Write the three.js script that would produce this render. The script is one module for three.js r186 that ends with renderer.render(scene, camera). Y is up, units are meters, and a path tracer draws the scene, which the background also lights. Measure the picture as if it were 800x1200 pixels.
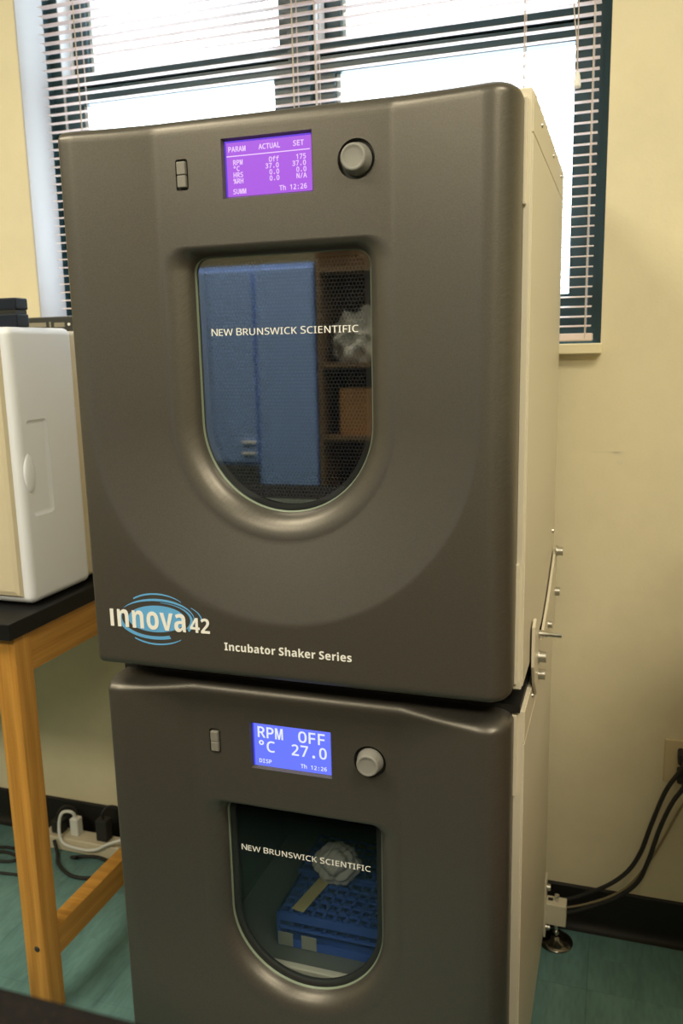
import * as THREE from 'three';
import { RoundedBoxGeometry } from 'three/addons/geometries/RoundedBoxGeometry.js';
import { mergeGeometries } from 'three/addons/utils/BufferGeometryUtils.js';
import { RectAreaLightUniformsLib } from 'three/addons/lights/RectAreaLightUniformsLib.js';
import { FontLoader } from 'three/addons/loaders/FontLoader.js';
import { TextGeometry } from 'three/addons/geometries/TextGeometry.js';
import { Brush, Evaluator, SUBTRACTION } from 'three-bvh-csg';

// ---------------------------------------------------------------- camera, sky, exposure, ceiling lamps
const scene = new THREE.Scene();
const camera = new THREE.PerspectiveCamera(62.57, 800 / 1200, 0.05, 60);
camera.position.set(0.7535, 1.2516, 1.0554);
camera.rotation.set(-0.19052, 0.3206, -0.02221, 'YXZ');
camera.focus = 1.2;
camera.userData.fStop = 5.6;
scene.add(camera);
scene.background = new THREE.Color(0.74, 0.87, 1.0);
scene.backgroundIntensity = 6.0;
const renderer = new THREE.WebGLRenderer({ antialias: true });
renderer.toneMapping = THREE.LinearToneMapping;
renderer.toneMappingExposure = 1.25;
renderer.shadowMap.enabled = true;
renderer.shadowMap.type = THREE.PCFSoftShadowMap;
RectAreaLightUniformsLib.init();
const LAMP_COLOR = new THREE.Color().setRGB(1.0, 0.89, 0.66);
const LAMP_POWER = 13.5;
const LAMPS = [[1.6, 0.9, 'recessed fluorescent ceiling light over the added low brown cabinet'], [-0.9, 0.9, 'recessed fluorescent ceiling light over the wooden table side'], [-0.9, 2.4, 'recessed fluorescent ceiling light over the pale blue cabinet', 1.3], [1.6, 2.4, 'recessed fluorescent ceiling light over the open floor', 1.3]];   // x, z of the troffers
const CEIL = 2.72;

// ---------------------------------------------------------------- helpers
let seed = 7;
const rnd = () => { seed = (seed * 1664525 + 1013904223) >>> 0; return seed / 4294967296; };
const names = new Map();
function numbered(n) { const k = names.get(n) ?? 0; names.set(n, k + 1); return k ? `${n}_${String(k).padStart(3, '0')}` : n; }
const V3 = (x, y, z) => new THREE.Vector3(x, y, z);
function mesh(name, geo, mat, parent = scene) {
  const g = Array.isArray(geo) ? merge(geo) : geo;
  const m = new THREE.Mesh(g, mat); m.name = parent === scene ? numbered(name) : name;
  m.castShadow = m.receiveShadow = true; parent.add(m); return m;
}
function thing(name, label, category, [x, y, z] = [0, 0, 0], group) {
  const o = new THREE.Group(); o.name = numbered(name); o.position.set(x, y, z); scene.add(o);
  o.userData = { label, category }; if (group) o.userData.group = group; return o;
}
function tag(o, label, category, group) { o.userData = { label, category }; if (group) o.userData.group = group; return o; }
function struct(o, label, category) { o.userData = { kind: 'structure', label, category }; return o; }
function merge(gs) {
  return mergeGeometries(gs.map((g) => {
    const n = g.index ? g.toNonIndexed() : g.clone();
    for (const k of Object.keys(n.attributes)) if (!['position', 'normal', 'uv'].includes(k)) n.deleteAttribute(k);
    n.clearGroups?.(); return n;
  }), false);
}
// uv in metres from the dominant axis of each face
function uvm(geo) {
  const g = geo.index ? geo.toNonIndexed() : geo; const p = g.attributes.position, uv = new Float32Array(p.count * 2);
  const a = V3(), b = V3(), c = V3();
  for (let i = 0; i < p.count; i += 3) {
    a.fromBufferAttribute(p, i); b.fromBufferAttribute(p, i + 1); c.fromBufferAttribute(p, i + 2);
    const n = b.clone().sub(a).cross(c.clone().sub(a)); const ax = Math.abs(n.x), ay = Math.abs(n.y), az = Math.abs(n.z);
    [a, b, c].forEach((v, k) => {
      const [s, t] = ax >= ay && ax >= az ? [v.z, v.y] : ay >= az ? [v.x, v.z] : [v.x, v.y];
      uv[(i + k) * 2] = s; uv[(i + k) * 2 + 1] = t;
    });
  }
  g.setAttribute('uv', new THREE.BufferAttribute(uv, 2)); return g;
}
const bx = (x0, x1, y0, y1, z0, z1) => new THREE.BoxGeometry(x1 - x0, y1 - y0, z1 - z0).translate((x0 + x1) / 2, (y0 + y1) / 2, (z0 + z1) / 2);
const rb = (x0, x1, y0, y1, z0, z1, r = 0.003, s = 3) => new RoundedBoxGeometry(x1 - x0, y1 - y0, z1 - z0, s, r).translate((x0 + x1) / 2, (y0 + y1) / 2, (z0 + z1) / 2);
const cyl = (r0, r1, h, n = 24) => new THREE.CylinderGeometry(r0, r1, h, n);
const tube = (pts, r, seg = 60, rad = 8) => new THREE.TubeGeometry(new THREE.CatmullRomCurve3(pts.map((q) => V3(...q))), seg, r, rad);
const evaluator = new Evaluator(); evaluator.useGroups = false;
function subtract(a, cutters) {
  let r = new Brush(a); r.updateMatrixWorld();
  for (const c of cutters) { const b = new Brush(c); b.updateMatrixWorld(); r = evaluator.evaluate(r, b, SUBTRACTION); }
  return r.geometry;
}

// ---------------------------------------------------------------- textures
function dataTex(w, h, f, srgb = true) {
  const d = new Uint8Array(w * h * 4);
  for (let j = 0; j < h; j++) for (let i = 0; i < w; i++) {
    const v = f(i, j, i / w, j / h); const k = (j * w + i) * 4;
    for (let c = 0; c < 3; c++) d[k + c] = Math.max(0, Math.min(255, Math.round((Array.isArray(v) ? v[c] : v) * 255)));
    d[k + 3] = 255;
  }
  const t = new THREE.DataTexture(d, w, h, THREE.RGBAFormat); t.wrapS = t.wrapT = THREE.RepeatWrapping; t.magFilter = THREE.LinearFilter; t.minFilter = THREE.LinearMipmapLinearFilter;
  t.generateMipmaps = true; if (srgb) t.colorSpace = THREE.SRGBColorSpace; t.needsUpdate = true; return t;
}
// tileable value noise
function noiseGrid(n) { const a = new Float32Array(n * n); for (let i = 0; i < n * n; i++) a[i] = rnd(); return (u, v) => {
  const x = u * n, y = v * n, i = Math.floor(x), j = Math.floor(y), s = x - i, t = y - j, S = s * s * (3 - 2 * s), T = t * t * (3 - 2 * t);
  const g = (p, q) => a[(((q % n) + n) % n) * n + (((p % n) + n) % n)];
  return (g(i, j) * (1 - S) + g(i + 1, j) * S) * (1 - T) + (g(i, j + 1) * (1 - S) + g(i + 1, j + 1) * S) * T; }; }
const n4 = noiseGrid(4), n8 = noiseGrid(8), n16 = noiseGrid(16), n32 = noiseGrid(32), n64 = noiseGrid(64), n128 = noiseGrid(128);
const rep = (t, x, y = x) => { const c = t.clone(); c.repeat.set(x, y); c.needsUpdate = true; return c; };

const grainTex = dataTex(256, 256, () => 0.25 + 0.5 * rnd() + 0.25 * rnd(), false);
const speckTex = dataTex(256, 256, (i, j, u, v) => { const k = 0.94 + 0.06 * rnd() * 1.6 - 0.03; return [k, k, k]; });
const wallTex = dataTex(512, 512, (i, j, u, v) => { const k = 0.955 + 0.03 * n4(u, v) + 0.025 * n16(u, v) + 0.012 * n64(u, v) - 0.01 * rnd(); return [k, k, k * (0.99 + 0.01 * n8(u, v))]; });
const wallBump = dataTex(256, 256, (i, j, u, v) => 0.5 * n64(u, v) + 0.3 * n128(u, v) + 0.2 * rnd(), false);
const woodTex = dataTex(256, 1024, (i, j, u, v) => {
  const w = u + 0.06 * n4(u, v) + 0.03 * n8(u, v * 1);
  const ring = 0.5 + 0.5 * Math.sin(w * Math.PI * 2 * 9 + 2.5 * n4(u * 1, v)); const fib = n128(u, v * 0.125) * 0.5 + 0.5 * n64(u, v * 0.0625);
  const k = 0.76 + 0.08 * ring + 0.18 * fib + 0.04 * rnd();
  return [k, k * (0.97 + 0.03 * ring), k * (0.90 + 0.08 * ring)];
});
const tileTex = [0, 1].map((q) => dataTex(256, 256, (i, j, u, v) => {
  const s = n16(u + q * 0.31, v * 0.25) * 0.5 + n64(u, v * 0.25 + q * 0.4) * 0.5; const k = 0.80 + 0.20 * s + 0.05 * n8(u, v) + 0.04 * rnd();
  return [k * 0.95, k, k];
}));
const benchTex = dataTex(256, 256, () => { const s = rnd(); const k = s > 0.965 ? 2.2 : s > 0.9 ? 1.4 : 0.85 + 0.3 * rnd(); return [0.40 * k, 0.36 * k, 0.37 * k]; });
const dotTex = dataTex(128, 128, (i, j, u, v) => { const cell = (a) => a - Math.floor(a); const U = u * 8, Vv = v * 8, row = Math.floor(Vv);
  const du = cell(U + (row % 2) * 0.5) - 0.5, dv = cell(Vv) - 0.5; return Math.hypot(du, dv) < 0.40 ? 0.05 : 1; }, false);

// ---------------------------------------------------------------- materials
const std = (r, g, b, rough = 0.6, more = {}) => { const m = new THREE.MeshPhysicalMaterial({ roughness: rough, ...more }); m.color.setRGB(r, g, b); return m; };
const M = {
  wall: std(0.77, 0.695, 0.50, 0.75, { map: rep(wallTex, 0.8), bumpMap: rep(wallBump, 4), bumpScale: 0.00015 }),
  ceiling: std(0.80, 0.79, 0.74, 0.9),
  slab: std(0.03, 0.045, 0.04, 0.8),
  base: std(0.007, 0.006, 0.006, 0.6),
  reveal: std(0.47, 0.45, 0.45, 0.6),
  scuff: std(0.72, 0.66, 0.50, 0.8),
  sill: std(0.80, 0.72, 0.50, 0.5),
  frame: std(0.018, 0.050, 0.062, 0.28),
  liner: std(0.75, 0.76, 0.78, 0.5),
  pane: std(0.97, 0.99, 0.98, 0.0, { transmission: 1, thickness: 0, ior: 1.5 }),
  slat: std(0.76, 0.64, 0.61, 0.4),
  cord: std(0.55, 0.47, 0.42, 0.8),
  clear: std(0.85, 0.85, 0.83, 0.2),
  door: std(0.135, 0.125, 0.110, 0.38, { metalness: 0.6, bumpMap: rep(grainTex, 6), bumpScale: 0.00012, map: rep(speckTex, 5) }),
  cream: std(0.69, 0.635, 0.51, 0.45),
  linerDark: std(0.10, 0.105, 0.11, 0.45),
  ledge: std(0.75, 0.72, 0.62, 0.5),
  black: std(0.012, 0.012, 0.012, 0.5),
  rubber: std(0.02, 0.02, 0.02, 0.7),
  glassEdge: std(0.20, 0.25, 0.19, 0.3),
  glass: std(0.72, 0.76, 0.78, 0.02, { transmission: 1, thickness: 0, ior: 2.3 }),
  glassClear: std(0.78, 0.80, 0.80, 0.02, { transmission: 1, thickness: 0, ior: 1.45 }),
  dots: std(0.015, 0.018, 0.025, 0.4, { alphaMap: null }),
  knob: std(0.24, 0.236, 0.222, 0.5),
  button: std(0.21, 0.20, 0.18, 0.5),
  print: std(0.88, 0.88, 0.86, 0.6),
  printBlue: std(0.13, 0.42, 0.80, 0.55),
  chrome: std(0.75, 0.73, 0.70, 0.18, { metalness: 1 }),
  steel: std(0.62, 0.60, 0.56, 0.35, { metalness: 1 }),
  wood: std(0.60, 0.30, 0.060, 0.5, { map: rep(woodTex, 4, 1) }),
  epoxy: std(0.006, 0.006, 0.007, 0.5, { specularIntensity: 0.5 }),
  bench: std(0.030, 0.026, 0.026, 0.7, { specularIntensity: 0.4, map: rep(benchTex, 3) }),
  benchBody: std(0.30, 0.19, 0.10, 0.6),
  plastic: std(0.79, 0.83, 0.92, 0.42),
  beige: std(0.62, 0.55, 0.40, 0.55),
  navy: std(0.010, 0.015, 0.028, 0.4, { specularIntensity: 0.5 }),
  darkGrey: std(0.028, 0.030, 0.028, 0.5),
  labelPale: std(0.24, 0.22, 0.17, 0.6),
  outlet: std(0.66, 0.55, 0.34, 0.5),
  strip: std(0.70, 0.63, 0.48, 0.5),
  tan: std(0.30, 0.24, 0.14, 0.6),
  blueRack: std(0.05, 0.14, 0.62, 0.4),
  tape: std(0.68, 0.60, 0.30, 0.6),
  tapePale: std(0.42, 0.44, 0.38, 0.5),
  bag: std(0.62, 0.62, 0.58, 0.45),
  platform: std(0.16, 0.17, 0.16, 0.45),
  cabBlue: std(0.32, 0.50, 1.0, 0.45),
  card: std(0.42, 0.22, 0.08, 0.7),
  handle: std(0.9, 0.9, 0.88, 0.3),
  shelf: std(0.20, 0.13, 0.07, 0.6),
};
M.dots = new THREE.MeshPhysicalMaterial({ roughness: 0.4, alphaMap: rep(dotTex, 25), alphaTest: 0.5, side: THREE.DoubleSide }); M.dots.color.setRGB(0.015, 0.018, 0.025);
const tileMats = [0, 1, 2, 3].map((k) => std(0.165 * [1, 0.9, 1.06, 0.95][k], 0.29 * [1, 0.93, 1.05, 0.97][k], 0.285 * [1, 0.95, 1.02, 0.98][k], 0.38, { map: rep(tileTex[k % 2], 3.3) }));

// ---------------------------------------------------------------- room shell
const X0 = -3.4, X1 = 3.6, Z0 = -0.66, Z1 = 4.7;
const OX0 = -0.553, OX1 = 0.713, OY0 = 1.253, OY1 = 2.27;      // window opening
{
  const fl = struct(mesh('floor', uvm(bx(X0 - 0.2, X1 + 0.2, -0.2, -0.003, Z0 - 0.25, Z1 + 0.2)), M.slab), 'teal green tiled floor of the laboratory', 'floor');
  const T = 0.305, gap = 0.0005;
  const tg = uvm(new THREE.BoxGeometry(T - gap, 0.0035, T - gap)), far = [];
  for (let i = -12; i < 15; i++) for (let j = -3; j < 18; j++) {
    const xa = Math.max(X0, -0.485 + i * T), xb = Math.min(X1, -0.485 + (i + 1) * T), za = Math.max(Z0, -0.165 + j * T), zb = Math.min(Z1, -0.165 + (j + 1) * T);
    if (xb - xa < 0.01 || zb - za < 0.01) continue;
    const whole = xb - xa > T - 1e-6 && zb - za > T - 1e-6;
    const g = whole ? tg : uvm(new THREE.BoxGeometry(xb - xa - gap, 0.0035, zb - za - gap)), c = [(xa + xb) / 2, -0.00175, (za + zb) / 2];
    if (c[0] < -1.7 || c[0] > 1.3 || c[2] > 1.8) { far.push(g.clone().translate(...c)); continue; }
    const t = mesh('tile', g, tileMats[Math.floor(rnd() * 4)], fl); t.position.set(...c);
  }
  mesh('tile_field', far, tileMats[0], fl).userData.kind = 'stuff';
  struct(mesh('ceiling', bx(X0 - 0.2, X1 + 0.2, CEIL, CEIL + 0.15, Z0 - 0.25, Z1 + 0.2), M.ceiling), 'white ceiling above the laboratory', 'ceiling');
  const th = 0.10;
  struct(mesh('wall_back', uvm(merge([
    bx(X0 - 0.2, OX0, -0.2, CEIL, Z0 - th, Z0), bx(OX1, X1 + 0.2, -0.2, CEIL, Z0 - th, Z0), bx(OX0, OX1, -0.2, OY0 - 0.02, Z0 - th, Z0), bx(OX0, OX1, OY1, CEIL, Z0 - th, Z0)])), M.wall),
    'cream painted wall around the window', 'wall');
  struct(mesh('wall_left', uvm(bx(X0 - 0.15, X0, 0, CEIL, Z0, Z1)), M.wall), 'cream painted side wall of the laboratory', 'wall');
  struct(mesh('wall_right', uvm(bx(X1, X1 + 0.15, 0, CEIL, Z0, Z1)), M.wall), 'cream painted wall at the other side', 'wall');
  struct(mesh('wall_front', uvm(bx(X0, X1, 0, CEIL, Z1, Z1 + 0.15)), M.wall), 'cream painted wall facing the window', 'wall');
  // rubber cove base: flat strip with a toe
  const s = new THREE.Shape(); s.moveTo(0, 0); s.lineTo(0.022, 0); s.quadraticCurveTo(0.007, 0.004, 0.006, 0.02); s.lineTo(0.006, 0.094); s.quadraticCurveTo(0.005, 0.098, 0, 0.098); s.closePath();
  const bb = new THREE.ExtrudeGeometry(s, { depth: X1 - X0, bevelEnabled: false }); bb.rotateY(-Math.PI / 2); bb.scale(1, 1, 1); // shape x -> +z
  const g = bb; g.translate(X1, 0, Z0);
  struct(mesh('baseboard_back', g, M.base), 'black rubber baseboard along the cream wall', 'baseboard');
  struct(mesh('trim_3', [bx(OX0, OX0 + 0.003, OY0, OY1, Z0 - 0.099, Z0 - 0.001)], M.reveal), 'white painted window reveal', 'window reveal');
  const scuff = (cx, cy, w, h) => { const sh = new THREE.Shape(); for (let k = 0; k <= 24; k++) { const a = k / 24 * Math.PI * 2, f = 0.75 + 0.5 * rnd(); const q = [cx + w * Math.cos(a) * f, cy + h * Math.sin(a) * f]; k ? sh.lineTo(...q) : sh.moveTo(...q); } return new THREE.ExtrudeGeometry(sh, { depth: 0.0004, bevelEnabled: false }); };
  mesh('scuff_mark', merge([scuff(0.742, 1.045, 0.030, 0.0022), scuff(0.752, 1.041, 0.010, 0.0030), scuff(0.705, 1.044, 0.010, 0.0012), scuff(0.757, 1.024, 0.006, 0.0040)]).translate(0, 0, Z0 - 0.0001), M.scuff, scene.getObjectByName('wall_back'));
}

// ---------------------------------------------------------------- window: two double-hung units in a dark teal frame
{
  struct(mesh('trim_1', rb(OX0 - 0.0, OX1 + 0.003, OY0 - 0.02, OY0, Z0 - 0.10, Z0 + 0.028, 0.003), M.sill), 'cream window sill', 'sill');
  struct(mesh('trim_2', [bx(0.052, 0.100, OY0, OY1, -0.86, -0.765)], M.frame), 'dark teal mullion between the two windows', 'mullion');
  const yb = OY0, yt = OY1, ym0 = 1.838, ym1 = 1.898;
  const units = [[OX0, 0.052, 0.023, 0.006], [0.100, OX1, 0.006, 0.030]];
  units.forEach(([x0, x1, jl, jr], k) => {
    const w = new THREE.Group(); w.name = `window_${k + 1}`; scene.add(w);
    struct(w, k ? 'dark teal framed double-hung window beside the lift cord' : 'dark teal framed double-hung window beside the pale window reveal', 'window');
    const a = x0 + jl, b = x1 - jr;
    // outer frame: jambs, head, bottom; a return facing the room on the outer side
    const fr = [bx(x0, a, yb, yt, -0.87, -0.785), bx(b, x1, yb, yt, -0.87, -0.785), bx(a, b, yt - 0.03, yt, -0.87, -0.785), bx(a, b, yb, yb + 0.03, -0.87, -0.785)];
    if (k === 0) fr.push(bx(x0 - 0.02, x0, yb, yt, -0.87, -0.7605)); else fr.push(bx(x1, x1 + 0.02, yb, yt, -0.87, -0.7605), bx(x1 - 0.012, x1, yb, yt, -0.785, -0.762));
    mesh('frame', fr, M.frame, w);
    mesh('jamb_liner', [bx(a - 0.001, a + 0.002, yb + 0.03, yt - 0.03, -0.832, -0.788), bx(a - 0.001, a + 0.007, yb + 0.03, yt - 0.03, -0.832, -0.826)], M.liner, w);
    mesh('jamb_liner', [bx(b - 0.002, b + 0.001, yb + 0.03, yt - 0.03, -0.832, -0.788)], M.frame, w);
    const sash = (n, y0, y1, z0, z1, sw, top, bot, edge) => {
      const p = mesh(n, [bx(a + 0.003, a + sw, y0, y1, z0, z1), bx(b - sw, b - 0.003, y0, y1, z0, z1), bx(a + sw, b - sw, y1 - top, y1, z0, z1), bx(a + sw, b - sw, y0, y0 + bot, z0, z1)], M.frame, w);
      mesh('pane', bx(a + sw - 0.004, b - sw + 0.004, y0 + bot - 0.004, y1 - top + 0.004, (z0 + z1) / 2 - 0.0004, (z0 + z1) / 2 + 0.0004).translate(0, 0, 0), M.pane, p);
      mesh('glazing_bead', [bx(a + sw, a + sw + 0.009, y0 + bot, y1 - top, z0 + 0.002, (z0 + z1) / 2 - 0.001)], M.liner, p);
    };
    sash('sash', ym0 + 0.012, yt - 0.03, -0.862, -0.836, 0.042, 0.045, 0.045);
    sash('sash', yb + 0.03, ym1 - 0.03, -0.822, -0.794, 0.040, 0.034, 0.072);
    mesh('meeting_rail', [bx(a + 0.004, b - 0.004, ym0, ym0 + 0.022, -0.834, -0.792), bx(a + 0.004, b - 0.004, ym0 + 0.036, ym1, -0.858, -0.80)], M.frame, w);
    const lk = mesh('sash_lock', rb((a + b) / 2 - 0.03, (a + b) / 2 + 0.03, ym1, ym1 + 0.007, -0.825, -0.80, 0.003), M.frame, w);
  });
}

// ---------------------------------------------------------------- venetian blind
{
  const b = thing('venetian_blind', 'pale open venetian blind with thin slats across the window', 'blind');
  const xa = -0.510, xb = 0.693, zc = -0.695, pitch = 0.01862, y0 = 1.2862;
  const s = new THREE.Shape(); const hw = 0.0125; const arc = [];
  for (let i = 0; i <= 6; i++) { const t = -1 + i / 3; arc.push([t * hw, 0.0018 * (1 - t * t)]); }
  s.moveTo(...arc[0]); arc.slice(1).forEach((q) => s.lineTo(...q)); [...arc].reverse().forEach(([x, y]) => s.lineTo(x, y - 0.0007)); s.closePath();
  const slat = new THREE.ExtrudeGeometry(s, { depth: xb - xa, bevelEnabled: false, curveSegments: 1 }); slat.rotateY(Math.PI / 2);   // shape x -> -z
  const n = Math.floor((OY1 - 0.05 - y0) / pitch);
  for (let k = 0; k < n; k++) {
    const m = mesh('slat', slat, M.slat, b); m.position.set(xa, y0 + k * pitch, zc); m.rotation.x = 0.10 + 0.02 * (rnd() - 0.5); m.rotation.z = 0.0012 * (rnd() - 0.5);
  }
  mesh('bottom_rail', rb(xa, xb + 0.004, 1.2575, 1.2725, zc - 0.013, zc + 0.013, 0.003), M.slat, b);
  mesh('head_rail', rb(xa, xb + 0.004, OY1 - 0.032, OY1 - 0.002, zc - 0.016, zc + 0.016, 0.003), M.slat, b);
  for (const x of [-0.415, 0.094, 0.142, 0.557, 0.682]) {
    mesh('ladder_cord', [bx(x - 0.0011, x + 0.0011, 1.262, OY1 - 0.02, zc + 0.0125, zc + 0.0138), bx(x - 0.0011, x + 0.0011, 1.262, OY1 - 0.02, zc - 0.0138, zc - 0.0125)], M.cord, b);
  }
  const lc = mesh('lift_cord', [tube([[0.640, OY1 - 0.03, zc + 0.018], [0.641, 1.95, zc + 0.019], [0.646, 1.85, zc + 0.02], [0.653, 1.79, zc + 0.02], [0.655, 1.745, zc + 0.02]], 0.0011, 30, 6), tube([[0.652, OY1 - 0.03, zc + 0.018], [0.652, 1.95, zc + 0.019], [0.654, 1.85, zc + 0.02], [0.6545, 1.745, zc + 0.02]], 0.0011, 30, 6)], M.cord, b);
  const tas = new THREE.LatheGeometry([[0, 0], [0.006, 0], [0.0068, 0.004], [0.0055, 0.018], [0.003, 0.028], [0, 0.030]].map((q) => new THREE.Vector2(...q)), 16);
  mesh('tassel', tas.translate(0.655, 1.716, zc + 0.02), M.clear, lc);
}

// ---------------------------------------------------------------- ceiling lamps (out of frame, they light the room)
LAMPS.forEach(([x, z, lab, gain = 1]) => {
  const L = thing('ceiling_light', lab, 'ceiling light', [x, CEIL, z], 'fluorescent ceiling lights');
  mesh('frame', [bx(-0.63, 0.63, -0.03, 0, -0.33, -0.30), bx(-0.63, 0.63, -0.03, 0, 0.30, 0.33), bx(-0.63, -0.60, -0.03, 0, -0.30, 0.30), bx(0.60, 0.63, -0.03, 0, -0.30, 0.30)], M.ceiling, L);
  const em = std(0.8, 0.8, 0.76, 0.5); em.emissive.setRGB(1, 0.92, 0.75); em.emissiveIntensity = 1.2;
  mesh('diffuser', bx(-0.60, 0.60, -0.012, -0.004, -0.30, 0.30), em, L);
  const r = new THREE.RectAreaLight(LAMP_COLOR, LAMP_POWER * gain, 1.16, 0.56); r.position.set(0, -0.016, 0); r.lookAt(x, 0, z); L.add(r);
  r.rotation.set(-Math.PI / 2, 0, 0);
});

// ---------------------------------------------------------------- fonts and print
const fontBold = await new FontLoader().loadAsync('fonts/droid/droid_sans_bold.typeface.json');
const fontReg = await new FontLoader().loadAsync('fonts/droid/droid_sans_regular.typeface.json');
function text(str, font, size, { width, depth = 0.0003, lean = 0 } = {}) {
  const g = new TextGeometry(str, { font, size, depth, curveSegments: 6, bevelEnabled: false });
  g.computeBoundingBox(); const b = g.boundingBox; g.translate(-b.min.x, 0, 0);
  if (width) g.scale(width / (b.max.x - b.min.x), 1, 1);
  return g;
}
function smallCaps(words, size, width) {   // large initials, smaller capitals
  const gs = []; let x = 0; const wOf = (g) => { g.computeBoundingBox(); return g.boundingBox.max.x; };
  words.forEach((w, i) => {
    const a = text(w[0], fontReg, size * 1.0); gs.push(a.translate(x, 0, 0)); x = wOf(a) + size * 0.14;
    const r = text(w.slice(1), fontReg, size * 0.93); gs.push(r.translate(x, 0, 0)); x = wOf(r) + size * 0.42;
  });
  const m = merge(gs); m.computeBoundingBox(); m.scale(width / m.boundingBox.max.x, 1, 1); return m;
}
function screenTex(draw) {
  const c = document.createElement('canvas'); c.width = 512; c.height = 288; const x = c.getContext('2d'); draw(x);
  const t = new THREE.CanvasTexture(c); t.colorSpace = THREE.SRGBColorSpace; t.magFilter = THREE.LinearFilter; return t;
}

// ---------------------------------------------------------------- the two stacked incubator shakers
const DW = 0.63, CX = 0.3080, GR = 0.1222;                       // door width, window axis, glass half width
function doorGeometry(H, cy, t) {
  const RL = 0.012, RR = 0.030, RY = 0.017, RZ = 0.040, F = 0.008;          // rounding in plan at the left, right and ends, and in depth
  const Ri = 0.166, Ro = 0.281, dl = 0.026;
  const dish = (x, y) => { const d = y > cy ? Math.abs(x - CX) : Math.hypot(x - CX, y - cy); return d <= Ri ? -dl : d >= Ro ? 0 : -dl * (1 - (d - Ri) / (Ro - Ri)); };
  const axis = (L, n, r0, r1) => { const a = []; for (let k = 0; k <= 8; k++) a.push([r0, -(1 - k / 8), r0]); for (let k = 1; k < n; k++) a.push([r0 + (L - r0 - r1) * k / n, 0, r0]); for (let k = 0; k <= 8; k++) a.push([L - r1, k / 8, r1]); return a; };
  const U = axis(DW, 120, RL, RR), Vv = axis(H, 150, RY, RY), nu = U.length, nv = Vv.length;
  const pos = [], back = [], idx = [];
  for (let j = 0; j < nv; j++) for (let i = 0; i < nu; i++) {
    const [px, ax, rx] = U[i], [py, ay, ry] = Vv[j]; const m = Math.max(Math.abs(ax), Math.abs(ay)), h = Math.hypot(ax, ay) || 1, s = Math.sin(m * Math.PI / 2);
    const x = px + rx * s * ax / h, y = py + ry * s * ay / h;
    pos.push(x, y, F - RZ * (1 - Math.cos(m * Math.PI / 2)) + dish(x, y) * Math.cos(m * Math.PI / 2)); back.push(x, y, -t);
  }
  for (let j = 0; j < nv - 1; j++) for (let i = 0; i < nu - 1; i++) { const a = j * nu + i; idx.push(a, a + 1, a + nu + 1, a, a + nu + 1, a + nu); }
  const mk = (p, ix) => { const g = new THREE.BufferGeometry(); g.setAttribute('position', new THREE.Float32BufferAttribute(p, 3)); g.setIndex(ix); g.computeVertexNormals(); return g; };
  const front = mk(pos, idx);
  const bk = mk(back, idx.map((v, k) => idx[k - (k % 3) + 2 - (k % 3)]));
  // skirt around the outline
  const loop = []; for (let i = 0; i < nu - 1; i++) loop.push(i); for (let j = 0; j < nv - 1; j++) loop.push(j * nu + nu - 1); for (let i = nu - 1; i > 0; i--) loop.push((nv - 1) * nu + i); for (let j = nv - 1; j > 0; j--) loop.push(j * nu);
  const sp = [], si = []; loop.forEach((v) => { sp.push(...pos.slice(v * 3, v * 3 + 3), ...back.slice(v * 3, v * 3 + 3)); });
  for (let k = 0; k < loop.length; k++) { const a = 2 * k, b = 2 * ((k + 1) % loop.length); si.push(a, a + 1, b, b, a + 1, b + 1); }
  const sk = mk(sp, si);
  const g = merge([front, bk, sk]); const n = g.attributes.position.count; const uv = new Float32Array(n * 2);
  for (let k = 0; k < n; k++) { uv[2 * k] = g.attributes.position.getX(k) + g.attributes.position.getZ(k); uv[2 * k + 1] = g.attributes.position.getY(k) + g.attributes.position.getZ(k) * 0.5; }
  g.setAttribute('uv', new THREE.BufferAttribute(uv, 2)); return { geo: g, flat: F - dl };
}
// outline of the U-shaped window: offset o outwards from the glass edge (ot at the top), N points
function uOutline(cy, top, o, ot, rc = 0.016) {
  const hw = GR + o, yt = top + ot, pts = [];
  const r = rc + Math.min(o, ot);
  for (let k = 0; k <= 8; k++) { const a = Math.PI / 2 * (1 - k / 8) ; pts.push([CX + hw - r + r * Math.cos(a), yt - r + r * Math.sin(a)]); }
  for (let k = 1; k < 8; k++) pts.push([CX + hw, yt - r + (cy - yt + r) * k / 8]);
  for (let k = 0; k <= 48; k++) { const a = -Math.PI * k / 48; pts.push([CX + hw * Math.cos(a), cy + hw * Math.sin(a)]); }
  for (let k = 1; k < 8; k++) pts.push([CX - hw, cy + (yt - r - cy) * k / 8]);
  for (let k = 0; k <= 8; k++) { const a = Math.PI - Math.PI / 2 * k / 8; pts.push([CX - hw + r + r * Math.cos(a), yt - r + r * Math.sin(a)]); }
  return pts;
}
const uShape = (cy, top, o, ot, rc) => { const s = new THREE.Shape(); uOutline(cy, top, o, ot, rc).forEach(([x, y], k) => (k ? s.lineTo(x, y) : s.moveTo(x, y))); s.closePath(); return s; };
function loftU(cy, top, prof) {      // prof: [offset, top offset, z]
  const rings = prof.map(([o, ot, z]) => uOutline(cy, top, o, ot).map(([x, y]) => [x, y, z])); const n = rings[0].length, p = [], ix = [], uv = [];
  rings.forEach((r) => r.forEach((q) => { p.push(...q); uv.push(q[0] + q[2], q[1] + q[2]); }));
  for (let a = 0; a < rings.length - 1; a++) for (let k = 0; k < n; k++) { const k2 = (k + 1) % n, A = a * n + k, B = a * n + k2, C = A + n, D = B + n; ix.push(A, B, C, B, D, C); }
  const g = new THREE.BufferGeometry(); g.setAttribute('position', new THREE.Float32BufferAttribute(p, 3)); g.setAttribute('uv', new THREE.Float32BufferAttribute(uv, 2)); g.setIndex(ix); g.computeVertexNormals(); return g;
}
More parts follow.
